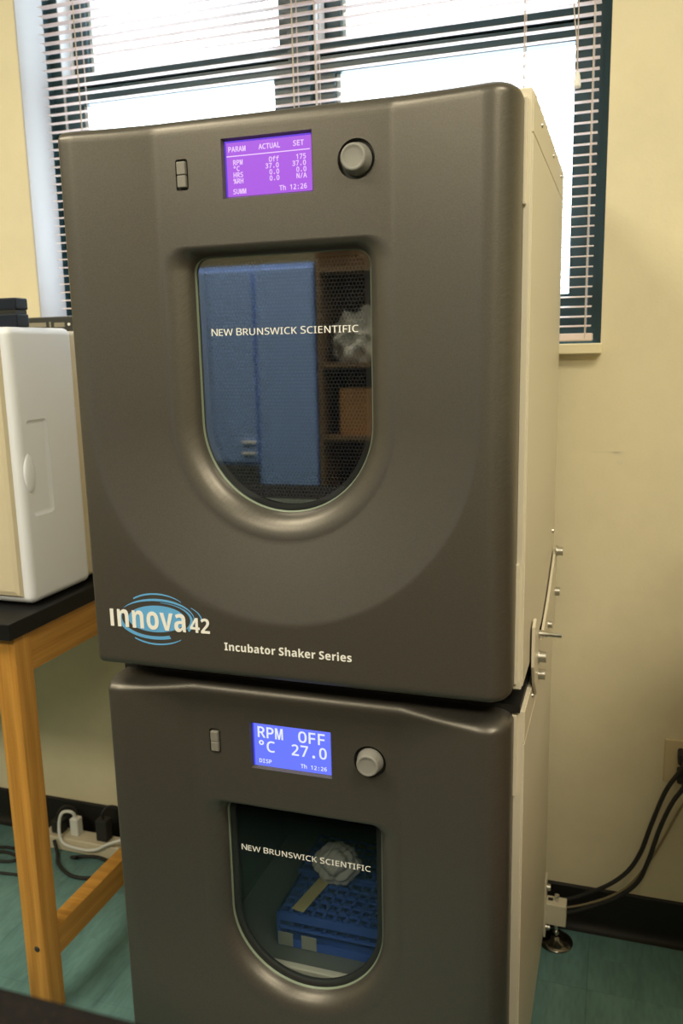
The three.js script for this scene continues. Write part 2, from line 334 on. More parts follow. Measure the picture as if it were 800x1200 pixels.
function hexBolt(parent, [x, y, z], r, len, washer = 0.0015) {
  const h = cyl(r, r, len, 6).rotateZ(Math.PI / 2).translate(len / 2 + washer, 0, 0), w = cyl(r * 1.25, r * 1.25, washer, 20).rotateZ(Math.PI / 2).translate(washer / 2, 0, 0);
  const m = mesh('bolt', [h, w], M.steel, parent); m.position.set(x, y, z); return m;
}
// everything in the unit's own axes: origin on the floor under the door's left front corner (y is absolute height)
function incubator({ name, label, pos, H, top, cy, glassTop, disp, bt, kn, depth, right, bodyBottom, bodyTop, screen, textY, ledge, hinge, glass }) {
  const u = thing(name, label, 'incubator', pos);
  const bot = top - H, t = 0.056;
  // --- cabinet shell
  const xl = 0.004, xr = right, zf = -0.058, zb = -depth, w = 0.03;
  const shell = [bx(xl, xl + w, bodyBottom, bodyTop, zb, zf), rb(xr - w, xr, bodyBottom, bodyTop, zb, zf, 0.002), bx(xl + w, xr - w, bodyTop - w, bodyTop, zb, zf), bx(xl + w, xr - w, bodyBottom, bodyBottom + w, zb, zf), bx(xl + w, xr - w, bodyBottom + w, bodyTop - w, zb, zb + w)];
  const cab = mesh('cabinet', shell, M.cream, u);
  const ix0 = 0.075, ix1 = 0.555, iy0 = cy - GR - 0.055, iy1 = glassTop + 0.07, iz0 = zb + 0.06;
  mesh('chamber_liner', [bx(ix0 - 0.01, ix0, iy0, iy1, iz0, zf - 0.002), bx(ix1, ix1 + 0.01, iy0, iy1, iz0, zf - 0.002), bx(ix0, ix1, iy1, iy1 + 0.01, iz0, zf - 0.002), bx(ix0, ix1, iy0 - 0.01, iy0, iz0, zf - 0.002), bx(ix0, ix1, iy0, iy1, iz0 - 0.01, iz0),
    bx(xl + w, ix0 - 0.01, bodyBottom + w, bodyTop - w, zf - 0.012, zf - 0.002), bx(ix1 + 0.01, xr - w, bodyBottom + w, bodyTop - w, zf - 0.012, zf - 0.002), bx(ix0 - 0.01, ix1 + 0.01, iy1 + 0.01, bodyTop - w, zf - 0.012, zf - 0.002), bx(ix0 - 0.01, ix1 + 0.01, bodyBottom + w, iy0 - 0.01, zf - 0.012, zf - 0.002)], M.linerDark, u);
  mesh('shaker_platform', [rb(ix0 + 0.03, ix1 - 0.03, iy0 + 0.025, iy0 + 0.034, iz0 + 0.02, zf - 0.045, 0.003)], M.platform, u);
  mesh('chamber_ledge', [rb(ix0 + 0.002, ix1 - 0.002, cy - GR - 0.030, cy - GR + ledge, zf - 0.032, zf - 0.018, 0.003)], M.ledge, u);
  // side panel: a raised sheet with a seam below its top
  const sp = mesh('side_panel', [rb(xr - 0.001, xr + 0.0018, bodyBottom + 0.004, bodyTop - 0.052, zb + 0.004, zf - 0.004, 0.0008, 2), rb(xr - 0.001, xr + 0.0018, bodyTop - 0.050, bodyTop - 0.003, zb + 0.004, zf - 0.004, 0.0008, 2)], M.cream, u);
  for (const [y, z] of [[bodyTop - 0.020, -0.165], [bodyTop - 0.020, -0.36], [bodyTop - 0.020, -0.53]]) mesh('screw', cyl(0.0032, 0.0036, 0.002, 12).rotateZ(-Math.PI / 2).translate(xr + 0.0026, y, z), M.steel, sp);
  // --- door
  const { geo, flat } = doorGeometry(H, cy - bot, t); geo.translate(0, bot, 0);
  const zc = flat;                                                 // the flat recessed middle
  const win = new THREE.ExtrudeGeometry(uShape(cy, glassTop, 0.0432, 0.0172), { depth: 0.2, bevelEnabled: false }).translate(0, 0, -0.15);
  const frustum = (x0, x1, y0, y1, deep, flare) => { const g = new THREE.BoxGeometry(1, 1, 1); const p = g.attributes.position; for (let k = 0; k < p.count; k++) { const f = p.getZ(k) > 0; const e = f ? flare * 3 : 0; const sx = p.getX(k) > 0 ? x1 + e : x0 - e, sy = p.getY(k) > 0 ? y1 + e : y0 - e; p.setXYZ(k, sx, sy, f ? zc - deep + deep * 3 : zc - deep); } g.computeVertexNormals(); return g; };
  const dcut = frustum(disp[0], disp[1], disp[2], disp[3], 0.006, 0.0028);
  const kcut = cyl(0.0245, 0.0245, 0.05, 40).rotateX(Math.PI / 2).translate(kn[0], kn[1], zc - 0.008 + 0.025);
  const bcut = new RoundedBoxGeometry(0.0185, 0.040, 0.05, 3, 0.004).translate(bt[0], bt[1], zc - 0.005 + 0.025);
  const door = mesh('door', subtract(geo, [win, dcut, kcut, bcut].map((c) => { if (!c.attributes.uv) c.setAttribute('uv', new THREE.Float32BufferAttribute(c.attributes.position.count * 2, 2)); return c; })), M.door, u);
  door.userData.label = 'dark grey textured door with a U-shaped window';
  mesh('window_bezel', loftU(cy, glassTop, [...Array.from({ length: 15 }, (_, k) => { const a = k / 14 * 1.45; return [0.0437 - 0.0377 * Math.sin(a), 0.0177 - 0.0140 * Math.sin(a), zc - 0.0265 * (1 - Math.cos(a)) / 0.8795]; })]), M.door, door);
  mesh('glass_edge', loftU(cy, glassTop, [[0.0062, 0.0038, zc - 0.0262], [0.0052, 0.0032, zc - 0.0264], [0.0046, 0.0028, zc - 0.0300]]), M.glassEdge, door);
  const pane = mesh('glass_pane', new THREE.ShapeGeometry(uShape(cy, glassTop, 0.005, 0.003)).translate(0, 0, zc - 0.0305), glass, door);
  mesh('inner_pane', new THREE.ShapeGeometry(uShape(cy, glassTop, 0.005, 0.003)).translate(0, 0, zc - 0.0405), glass, door);
  mesh('gasket', loftU(cy, glassTop, [[0.006, 0.004, zc - 0.0310], [-0.004, -0.003, zc - 0.0312], [-0.004, -0.003, zc - 0.040], [0.006, 0.004, zc - 0.0402]]), M.rubber, door);
  const gt = mesh('glass_lettering', smallCaps(['NEW', 'BRUNSWICK', 'SCIENTIFIC'], 0.0100, 0.2175).translate(0.1990, textY, zc - 0.0304), M.print, door);
  gt.userData.label = 'pale capital lettering printed on the window glass';
  // display
  const scr = new THREE.MeshStandardMaterial({ color: 0x050508, roughness: 0.25, emissive: 0xffffff, emissiveMap: screen.tex, emissiveIntensity: screen.glow });
  const sg = new THREE.PlaneGeometry(disp[1] - disp[0], disp[3] - disp[2]); sg.translate((disp[0] + disp[1]) / 2, (disp[2] + disp[3]) / 2, zc - 0.0055);
  mesh('display_screen', sg, scr, door).userData.label = screen.label;
  // knob: black well, tapered grey cap with a dished end
  const kp = [[0, 0.0195], [0.0120, 0.0195], [0.0128, 0.0208], [0.0150, 0.0208], [0.0162, 0.0200], [0.0168, 0.0185], [0.0200, 0.004], [0.0205, 0], [0, 0]].reverse().map((q) => new THREE.Vector2(...q));
  mesh('knob_well', cyl(0.0242, 0.0242, 0.001, 40).rotateX(Math.PI / 2).translate(kn[0], kn[1], zc - 0.0074), M.black, door);
  const knob = mesh('knob', new THREE.LatheGeometry(kp, 48).rotateX(Math.PI / 2).translate(kn[0], kn[1], zc - 0.0065), M.knob, door);
  mesh('switch_well', bx(bt[0] - 0.009, bt[0] + 0.009, bt[1] - 0.0195, bt[1] + 0.0195, zc - 0.0048, zc - 0.004), M.black, door);
  const rk = mesh('rocker_switch', [rb(bt[0] - 0.0065, bt[0] + 0.0065, bt[1] - 0.0002, bt[1] + 0.0165, zc - 0.004, zc + 0.0035, 0.0015), rb(bt[0] - 0.0065, bt[0] + 0.0065, bt[1] - 0.0165, bt[1] - 0.0008, zc - 0.004, zc + 0.0030, 0.0015)], M.button, door);
  // hinge covers: cream blocks let into the door's side
  for (const [y0, y1] of hinge) mesh('hinge_cover', rb(DW - 0.02, DW + 0.0035, y0, y1, -0.062, -0.050, 0.0015), M.cream, u);
  return { u, door, zc, bot, right };
}

const screenUp = screenTex((x) => {
  x.fillStyle = 'rgb(168,88,222)'; x.fillRect(0, 0, 512, 288); x.fillStyle = 'rgb(96,48,214)'; x.fillRect(0, 0, 10, 288); x.fillRect(0, 0, 512, 9);
  x.fillStyle = 'rgb(238,206,255)'; const put = (s, px, py, f) => { x.font = `bold ${f}px monospace`; x.fillText(s, px, py); };
  put('PARAM', 20, 56, 36); put('ACTUAL', 204, 56, 36); put('SET', 405, 56, 36); x.fillRect(10, 76, 492, 5);
  put('RPM', 46, 124, 34); put('\u00b0C', 46, 156, 34); put('HRS', 46, 188, 34); put('%RH', 46, 220, 34);
  put('Off', 262, 124, 34); put('37.0', 240, 156, 34); put('0.0', 262, 188, 34); put('0.0', 262, 220, 34);
  put('175', 420, 124, 34); put('37.0', 398, 156, 34); put('0.0', 420, 188, 34); put('N/A', 420, 220, 34);
  put('SUMM', 40, 274, 34); put('Th 12:26', 318, 274, 34);
});
const screenLow = screenTex((x) => {
  x.fillStyle = 'rgb(104,118,250)'; x.fillRect(0, 0, 512, 288); x.fillStyle = 'rgb(66,70,220)'; x.fillRect(0, 0, 10, 288);
  x.fillStyle = 'rgb(222,228,255)'; const put = (s, px, py, f, sx = 1) => { x.save(); x.translate(px, py); x.scale(sx, 1); x.font = `bold ${f}px monospace`; x.fillText(s, 0, 0); x.restore(); };
  put('RPM', 26, 92, 100, 1.0); put('OFF', 300, 92, 100, 1.0); put('\u00b0C', 26, 186, 100, 1.0); put('27.0', 250, 186, 100, 1.0);
  put('DISP', 36, 266, 36); put('Th 12:26', 312, 266, 36);
});

const A = incubator({
  name: 'incubator_shaker', label: 'dark grey incubator shaker with purple screen, stacked on the one with a blue screen', pos: [0, 0, 0],
  H: 0.7765, top: 1.5573, cy: 1.1532, glassTop: 1.377, disp: [0.2438, 0.3657, 1.4540, 1.5238], bt: [0.1817, 1.4866], kn: [0.4266, 1.4861], depth: 0.605, right: 0.6385, bodyBottom: 0.785, bodyTop: 1.5575,
  screen: { tex: screenUp, glow: 0.85, label: 'purple backlit display with settings in rows' }, textY: 1.2742, ledge: 0.006, glass: M.glass, hinge: [[1.422, 1.546], [0.795, 0.965]],
});
const LT = 0.752, LCY = 0.3595, LGT = 0.545;
const B = incubator({
  name: 'incubator_shaker', label: 'dark grey incubator shaker with blue screen, standing on the floor beneath another', pos: [-0.0015, 0, -0.019],
  H: 0.705, top: LT, cy: LCY, glassTop: LGT, disp: [0.2393, 0.3655, 0.6255, 0.6945], bt: [0.1773, 0.6593], kn: [0.4271, 0.6587], depth: 0.575, right: 0.642, bodyBottom: 0.037, bodyTop: 0.746,
  screen: { tex: screenLow, glow: 0.9, label: 'blue backlit display with two large readings' }, textY: 0.4585, ledge: -0.003, glass: M.glassClear, hinge: [[0.618, 0.742], [0.06, 0.2]],
});
{ // print on the upper door
  const z = 0.0081, grp = mesh('series_lettering', text('Incubator Shaker Series', fontBold, 0.0118, { width: 0.193 }).rotateZ(0.004).translate(0.2228, 0.8277, z), M.print, A.door);
  grp.userData.label = 'white bold lettering along the lower edge of the door';
  const lg = mesh('logo_lettering', [text('\u0131nnova', fontBold, 0.0355, { width: 0.1270 }).translate(0.0350, 0.8496, z + 0.0006), text('42', fontBold, 0.0225, { width: 0.0320 }).translate(0.1690, 0.8506, z + 0.0006)], M.print, A.door);
  lg.userData.label = 'white innova 42 logo lettering';
  // swirl: filled ellipse and crescent strokes
  const cx = 0.1134, cyy = 0.8655, rot = 0.06;
  const cres = (ax, ay, bxr, byr, dx, dy, a0, a1) => { const s = new THREE.Shape(); const N = 40; for (let k = 0; k <= N; k++) { const a = a0 + (a1 - a0) * k / N; const p = [ax * Math.cos(a), ay * Math.sin(a)]; k ? s.lineTo(...p) : s.moveTo(...p); } for (let k = N; k >= 0; k--) { const a = a0 + (a1 - a0) * k / N; s.lineTo(bxr * Math.cos(a) + dx, byr * Math.sin(a) + dy); } s.closePath(); return new THREE.ExtrudeGeometry(s, { depth: 0.0003, bevelEnabled: false }); };
  const el = new THREE.Shape(); el.absellipse(0, 0, 0.0480, 0.0205, 0, Math.PI * 2);
  const sw = [new THREE.ExtrudeGeometry(el, { depth: 0.0003, bevelEnabled: false, curveSegments: 40 }).translate(0.0005, 0.0005, 0),
    cres(0.0640, 0.0315, 0.0640, 0.0265, -0.0015, 0.0015, -0.62, 2.55), cres(0.0640, 0.0315, 0.0580, 0.0275, -0.0005, 0.0010, 2.75, 5.05), cres(0.0565, 0.0255, 0.0600, 0.0265, 0.0005, -0.0005, -0.55, 1.4),
    cres(0.0600, 0.0400, 0.0600, 0.0365, 0.001, 0.001, 0.75, 2.2), cres(0.0620, 0.0400, 0.0620, 0.0368, 0.001, -0.0008, 4.0, 5.35), cres(0.0760, 0.0300, 0.0735, 0.0300, 0.0005, 0, -0.1, 0.65)];
  const swm = mesh('logo_swirl', merge(sw).rotateZ(rot).translate(cx, cyy, z), M.printBlue, A.door);
  swm.userData.label = 'light blue swirl behind the logo lettering';
}
{ // upper unit: dot screen behind the glass, feet, stacking bracket with bolts on its side
  const zc = A.zc;
  const dsh = new THREE.Shape(); uOutline(1.1532, 1.377, 0.004, 0.002).forEach(([x, y], k) => (k ? dsh.lineTo(x, Math.max(y, 1.0445)) : dsh.moveTo(x, y)));
  const ds = uvm(new THREE.ShapeGeometry(dsh).translate(0, 0, zc - 0.0365));
  mesh('dot_screen', ds, M.dots, A.door);
  for (const [x, z] of [[0.06, -0.11], [0.58, -0.11], [0.06, -0.55], [0.58, -0.55]]) mesh('foot', cyl(0.02, 0.022, 0.026, 20).translate(x, 0.7705, z), M.rubber, A.u);
  const r = A.right;
  mesh('gap_shade_upper', bx(0.006, r - 0.002, 0.7835, 0.7850, -0.600, -0.058), M.black, A.u);  // black sheet under the upper unit, puts the gap's shade into colour
  const s = new THREE.Shape(); [[0.150, 0.845], [0.148, 0.785], [0.165, 0.755], [0.200, 0.722], [0.240, 0.720], [0.560, 0.720], [0.585, 0.858], [0.560, 0.868], [0.420, 0.815], [0.300, 0.784], [0.250, 0.792], [0.205, 0.838], [0.172, 0.852]].forEach(([z, y], k) => (k ? s.lineTo(z, y) : s.moveTo(z, y))); s.closePath();
  const pl = new THREE.ExtrudeGeometry(s, { depth: 0.0035, bevelEnabled: true, bevelSize: 0.0006, bevelThickness: 0.0006, bevelSegments: 1 }).rotateY(Math.PI / 2).translate(r + 0.0052, 0, 0);
  const br = mesh('stacking_bracket', pl, M.cream, A.u);
  const x = r + 0.0095;
  hexBolt(br, [x, 0.779, -0.212], 0.0085, 0.010, 0.002);
  hexBolt(br, [x - 0.002, 0.7440, -0.228], 0.0080, 0.010, 0.002);
  hexBolt(br, [x - 0.001, 0.770, -0.40], 0.006, 0.006, 0.002);
  hexBolt(br, [x, 0.8665, -0.552], 0.0085, 0.010, 0.003);
  hexBolt(br, [x - 0.004, 0.786, -0.556], 0.0085, 0.010, 0.003);
  mesh('stud', [cyl(0.0035, 0.0035, 0.036, 14).rotateZ(Math.PI / 2).translate(x + 0.016, 0.8155, -0.212), cyl(0.0062, 0.0062, 0.007, 6).rotateZ(Math.PI / 2).translate(x + 0.0035, 0.8155, -0.212), cyl(0.0050, 0.0050, 0.006, 16).rotateZ(Math.PI / 2).translate(x + 0.010, 0.8155, -0.212)], M.chrome, br);
  mesh('screw', cyl(0.004, 0.0045, 0.003, 12).rotateZ(-Math.PI / 2).translate(r + 0.0035, 0.907, -0.545), M.steel, A.u);
}
{ // lower unit: floor feet, stabiliser foot at its rear corner
  for (const [x, z] of [[0.06, -0.10], [0.58, -0.10], [0.06, -0.52], [0.58, -0.52]]) mesh('foot', cyl(0.02, 0.024, 0.037, 20).translate(x, 0.0185, z), M.rubber, B.u);
  mesh('gap_shade_lower', bx(0.004, B.right - 0.004, 0.746, 0.7575, -0.570, -0.050), M.black, B.u);  // black slab on the lower cabinet, stands in for shade between the units
  const r = B.right, zz = -0.566, dx = 0.0015;   // in unit axes (unit stands 19 mm back)
  const pl = mesh('stabilizer_bracket', [rb(r + 0.001, r + 0.005, 0.020, 0.150, zz - 0.025, zz + 0.012, 0.001), rb(r + 0.004, r + 0.046, 0.050, 0.098, zz - 0.022, zz + 0.010, 0.002)], M.cream, B.u);
  mesh('slot', rb(r + 0.008, r + 0.018, 0.0975, 0.0986, zz - 0.014, zz - 0.004, 0.0005), M.black, pl);
  hexBolt(pl, [r + 0.005, 0.127, zz - 0.006], 0.007, 0.006);
  hexBolt(pl, [r + 0.005, 0.040, zz + 0.004], 0.0065, 0.007);
  mesh('leveling_stud', [cyl(0.0042, 0.0042, 0.095, 14).translate(r + 0.026, 0.0655, zz - 0.006), cyl(0.0075, 0.0075, 0.007, 6).translate(r + 0.026, 0.026, zz - 0.006), cyl(0.0055, 0.0055, 0.005, 6).translate(r + 0.026, 0.110, zz - 0.006)], M.chrome, pl);
  const dp = [[0, 0], [0.0350, 0], [0.0360, 0.002], [0.0350, 0.005], [0.026, 0.0075], [0.012, 0.0085], [0.009, 0.016], [0, 0.017]].map((q) => new THREE.Vector2(...q));
  mesh('leveling_disc', new THREE.LatheGeometry(dp, 40).translate(r + 0.026, 0, zz - 0.006), std(0.30, 0.28, 0.25, 0.18, { metalness: 1 }), pl);
}

// ---------------------------------------------------------------- inside the lower chamber: blue tube racks, tape, a white bag
{
  const py = LCY - GR - 0.055 + 0.034, pz = -0.019;
  const rack = (x0, z1, lab) => {
    const W = 0.245, D = 0.115, Hh = 0.062; const k = thing('tube_rack', lab, 'tube rack', [x0, py, z1]);
    const plate = (y, n, m) => { const g = []; for (let i = 0; i <= n; i++) g.push(bx(W * i / n - 0.0025, W * i / n + 0.0025, y, y + 0.004, -D, 0)); for (let j = 0; j <= m; j++) g.push(bx(0, W, y, y + 0.004, -D * j / m - 0.0025, -D * j / m + 0.0025)); return g; };
    mesh('top_grid', plate(Hh, 12, 5), M.blueRack, k); mesh('middle_grid', plate(Hh * 0.55, 12, 5), M.blueRack, k);
    mesh('base', rb(-0.002, W + 0.002, 0, 0.005, -D - 0.002, 0.002, 0.001), M.blueRack, k);
    for (const x of [0, W]) mesh('end_wall', [bx(x - 0.003, x + 0.003, 0, Hh + 0.004, -D - 0.0025, 0.0025)], M.blueRack, k);
    mesh('front_rail', [bx(0, W, Hh - 0.012, Hh, -0.0005, 0.002), bx(0, W, 0.004, 0.016, -0.0005, 0.002)], M.blueRack, k);
    return k;
  };
  rack(0.215, pz - 0.145, 'blue plastic tube rack in front, inside the chamber behind the lower window');
  rack(0.208, pz - 0.272, 'blue plastic tube rack at the rear, inside the chamber behind the lower window');
  const tp = mesh('tape_strip', rb(-0.012, 0.012, 0, 0.001, -0.075, 0.075, 0.0004, 1), M.tape); tp.position.set(0.262, py + 0.0685, pz - 0.225); tp.rotation.y = -0.18;
  tag(tp, 'yellowish strip of tape lying on the blue racks', 'tape');
  for (const [x, lab] of [[0.228, 'pale square of tape at the corner of the blue rack'], [0.272, 'pale square of tape beside the corner tape on the blue rack']]) { const q = mesh('tape_square', rb(-0.014, 0.014, 0, 0.026, 0, 0.001, 0.0004, 1), M.tapePale); q.position.set(x, py + 0.002, pz - 0.1425); tag(q, lab, 'tape'); }
  const g = new THREE.IcosahedronGeometry(0.036, 12); const p = g.attributes.position; const v = V3();
  for (let i = 0; i < p.count; i++) { v.fromBufferAttribute(p, i); const d = v.clone().normalize(); const f = 1 + 0.10 * Math.sin(d.x * 7 + 1) * Math.cos(d.y * 6) + 0.07 * Math.sin(d.z * 13 + d.y * 9) + 0.035 * Math.sin(d.x * 23 + d.z * 17); v.multiplyScalar(f); v.y = Math.max(v.y, -0.030); p.setXYZ(i, v.x, v.y, v.z); }
  g.computeVertexNormals(); const bag = mesh('plastic_bag', g, M.bag); bag.position.set(0.285, py + 0.067 + 0.030, pz - 0.262); bag.scale.set(1.15, 1, 0.9);
  tag(bag, 'crumpled white plastic bag resting on the blue racks', 'bag');
}

// ---------------------------------------------------------------- wooden table with a black top
{
  const T = 0.80, k = thing('lab_table', 'wooden lab table with black top beside the incubators', 'table');
  const xr = -0.228, xl = -1.55, zf = -0.078, zb = -0.632;
  mesh('tabletop', rb(xl, xr, T - 0.030, T, zb, zf, 0.002), M.epoxy, k);
  const vert = (g) => uvm(g), lying = (g) => { const q = uvm(g); const uv = q.attributes.uv; for (let i = 0; i < uv.count; i++) { const a = uv.getX(i); uv.setXY(i, uv.getY(i), a); } return q; };
  const L = 0.045;
  for (const [x, z] of [[-0.238 - L, -0.097 - L], [-0.238 - L, -0.617], [xl + 0.01, -0.097 - L], [xl + 0.01, -0.617]]) {
    const lg = mesh('leg', vert(rb(x, x + L, 0, T - 0.030, z, z + L, 0.002)), M.wood, k);
    if (x > -0.5 && z > -0.3) mesh('bolt', new THREE.SphereGeometry(0.006, 16, 8).scale(1, 1, 0.4).translate(x + 0.028, 0.150, z + L), M.darkGrey, lg);
  }
  mesh('apron', lying(bx(-0.265, -0.242, T - 0.108, T - 0.030, -0.575, -0.142)), M.wood, k);
  mesh('apron', lying(bx(xl + 0.055, -0.283, T - 0.108, T - 0.030, -0.130, -0.105)), M.wood, k);
  mesh('apron', lying(bx(xl + 0.055, -0.283, T - 0.108, T - 0.030, -0.605, -0.580)), M.wood, k);
  mesh('stretcher', lying(rb(-0.279, -0.246, 0.102, 0.162, -0.575, -0.142, 0.002)), M.wood, k);
  mesh('stretcher', lying(rb(xl + 0.02, xl + 0.05, 0.102, 0.162, -0.575, -0.142, 0.002)), M.wood, k);
}

// ---------------------------------------------------------------- white instrument on the table, things on top of it
{
  const T = 0.80, xr = -0.2515, xl = -0.80, k = thing('bench_instrument', 'white and beige boxy bench instrument on the black tabletop', 'instrument');
  const cover = rb(xl, xr, T + 0.004, 1.303, -0.355, -0.175, 0.014, 5);
  const cut = new RoundedBoxGeometry(0.02, 0.176, 0.060, 4, 0.009).translate(xr + 0.004, 1.052, -0.228);
  mesh('front_cover', subtract(cover, [cut]), M.plastic, k);
  const gr = new THREE.SphereGeometry(1, 24, 16).scale(0.007, 0.036, 0.014).translate(xr - 0.001, 1.045, -0.196); mesh('latch', gr, M.plastic, k);
  mesh('rear_body', rb(xl + 0.01, xr - 0.010, T + 0.008, 1.298, -0.60, -0.352, 0.010), M.beige, k);
  const s = new THREE.Shape(); const a = 0.032; s.moveTo(xl + a, T + 0.03); s.lineTo(xr - a, T + 0.03); s.lineTo(xr - a, 1.275); s.lineTo(xl + a, 1.275); s.closePath();
  mesh('front_panel', new THREE.ExtrudeGeometry(s, { depth: 0.004, bevelEnabled: true, bevelSize: 0.012, bevelThickness: 0.008, bevelSegments: 2 }).translate(0, 0, -0.178), M.beige, k);
  for (const [x, z] of [[xl + 0.05, -0.21], [xr - 0.05, -0.21], [xl + 0.05, -0.56], [xr - 0.05, -0.56]]) mesh('foot', cyl(0.012, 0.012, 0.009, 16).translate(x, T + 0.0045, z), M.rubber, k);
  const nb = thing('instrument_case', 'dark navy case with a black groove on the white instrument', 'case', [-0.514, 1.3032, -0.235]);
  mesh('lower_shell', rb(-0.2, 0.252, 0, 0.023, -0.012, 0.022, 0.003), M.navy, nb); mesh('groove', bx(-0.197, 0.249, 0.022, 0.031, -0.010, 0.020), M.black, nb); mesh('lid', rb(-0.2, 0.252, 0.030, 0.0505, -0.012, 0.022, 0.003), M.navy, nb);
  const ob = thing('control_box', 'flat dark control box with a pale label strip behind the navy case', 'control box', [-0.45, 1.2985, -0.49]);
  mesh('housing', rb(-0.13, 0.185, 0, 0.032, -0.08, 0.04, 0.003), M.darkGrey, ob);
  mesh('label_strip', [bx(0.000, 0.070, 0.012, 0.021, 0.0395, 0.0408), bx(0.078, 0.082, 0.010, 0.022, 0.0395, 0.0408), bx(0.090, 0.115, 0.011, 0.020, 0.0395, 0.0408)], M.labelPale, ob);
  mesh('lamp_dot', cyl(0.003, 0.003, 0.002, 10).rotateX(Math.PI / 2).translate(0.126, 0.016, 0.041), M.clear, ob);
}

// ---------------------------------------------------------------- wall outlet with plugs and cords
{
  const o = thing('wall_outlet', 'beige wall outlet plate above the black baseboard', 'outlet', [0.903, 0.416, Z0]);
  mesh('cover_plate', rb(-0.037, 0.037, -0.046, 0.046, 0, 0.006, 0.002), M.outlet, o);
  for (const y of [-0.020, 0.020]) mesh('receptacle', cyl(0.016, 0.016, 0.003, 24).rotateX(Math.PI / 2).translate(0, y, 0.0065), M.outlet, o);
  mesh('screw', cyl(0.003, 0.003, 0.002, 10).rotateX(Math.PI / 2).translate(0, 0, 0.007), M.steel, o);
  const cord = (pts, plugY, lab, r) => {
    const c = thing('mains_cable', lab, 'cord', [0, 0, 0]);
    mesh('plug', [rb(0.890, 0.916, plugY - 0.013, plugY + 0.013, Z0 + 0.008, Z0 + 0.040, 0.005)], M.rubber, c);
    mesh('cable', tube(pts, r, 90, 8), M.rubber, c);
  };
  cord([[0.903, 0.436, -0.622], [0.897, 0.422, -0.615], [0.872, 0.37, -0.622], [0.848, 0.287, -0.630], [0.828, 0.214, -0.630], [0.806, 0.171, -0.628], [0.773, 0.135, -0.628], [0.730, 0.102, -0.632], [0.687, 0.077, -0.634], [0.60, 0.06, -0.634], [0.50, 0.20, -0.634]], 0.436, 'black power cord curving straight from the upper socket of the outlet', 0.0045);
  cord([[0.903, 0.396, -0.622], [0.902, 0.385, -0.612], [0.884, 0.35, -0.612], [0.863, 0.287, -0.616], [0.8435, 0.207, -0.617], [0.824, 0.154, -0.617], [0.784, 0.111, -0.618], [0.716, 0.068, -0.620], [0.681, 0.053, -0.621], [0.60, 0.045, -0.630], [0.45, 0.2, -0.633]], 0.396, 'black power cord sagging lower, from the lower socket of the outlet', 0.0045);
  tag(mesh('thin_cable', tube([[0.96, 0.44, -0.650], [0.905, 0.323, -0.650], [0.845, 0.185, -0.645], [0.80, 0.118, -0.642], [0.735, 0.074, -0.640], [0.66, 0.045, -0.640], [0.56, 0.03, -0.64]], 0.0025, 60, 6), M.tan), 'thin tan cable hanging behind the black power cords', 'cable');
}

// ---------------------------------------------------------------- power strip with plugs, cables on the floor under the table
{
  const ps = thing('power_strip', 'beige power strip on the floor against the baseboard', 'power strip', [-0.60, 0, -0.605]);
  mesh('housing', rb(-0.03, 0.30, 0.0, 0.036, -0.024, 0.024, 0.004), M.strip, ps);
  for (let k = 0; k < 4; k++) mesh('socket', cyl(0.013, 0.013, 0.002, 18).translate(0.02 + k * 0.062, 0.0365, -0.002), M.strip, ps);
  const p1 = thing('white_plug', 'white plug with looping cord in the power strip', 'plug', [-0.538, 0.036, -0.607]);
  mesh('plug_body', rb(-0.012, 0.012, 0, 0.048, -0.012, 0.012, 0.004), M.clear, p1);
  mesh('cord', tube([[0, 0.046, 0], [-0.004, 0.066, 0.008], [-0.026, 0.066, 0.016], [-0.036, 0.03, 0.022], [-0.022, -0.006, 0.032], [0.03, -0.016, 0.034], [0.075, -0.010, 0.035], [0.115, 0.012, 0.035], [0.17, 0.034, 0.034], [0.23, 0.03, 0.034]], 0.0042, 70, 8), M.clear, p1);
  for (const [x, lab, h] of [[-0.590, 'squat black plug at the end of the power strip', 0.036], [-0.455, 'tall black adapter plug in the power strip', 0.058]]) {
    const p2 = thing('black_plug', lab, 'plug', [x, 0.036, -0.607]); mesh('plug_body', rb(-0.016, 0.016, 0, h, -0.014, 0.014, 0.004), M.rubber, p2);
    mesh('cord', tube([[0, h - 0.004, 0], [0.002, h + 0.018, 0.004], [0.012, h + 0.030, -0.008], [0.03, h + 0.02, -0.024], [0.04, 0.0, -0.030]], 0.0035, 30, 6), M.rubber, p2);
  }
  tag(mesh('floor_cable', tube([[-0.585, 0.03, -0.575], [-0.566, 0.006, -0.560], [-0.538, 0.005, -0.525], [-0.473, 0.005, -0.490], [-0.418, 0.005, -0.500], [-0.40, 0.005, -0.55], [-0.455, 0.005, -0.575], [-0.52, 0.006, -0.555], [-0.50, 0.012, -0.55]], 0.0045, 80, 8), M.rubber), 'black cable looped on the floor below the power strip', 'cable');
  tag(mesh('floor_cable', tube([[-0.80, 0.005, -0.50], [-0.72, 0.005, -0.545], [-0.662, 0.005, -0.540], [-0.652, 0.005, -0.505], [-0.70, 0.005, -0.49], [-0.74, 0.006, -0.50], [-0.70, 0.011, -0.52], [-0.62, 0.006, -0.51]], 0.004, 80, 8), M.rubber), 'tangled black cable on the floor under the table', 'cable');
  tag(mesh('floor_cable', tube([[-0.86, 0.004, -0.47], [-0.74, 0.004, -0.462], [-0.66, 0.004, -0.452], [-0.595, 0.004, -0.457], [-0.55, 0.004, -0.44]], 0.0035, 60, 8), M.rubber), 'straighter black cable across the floor in front of the tangle', 'cable');
}

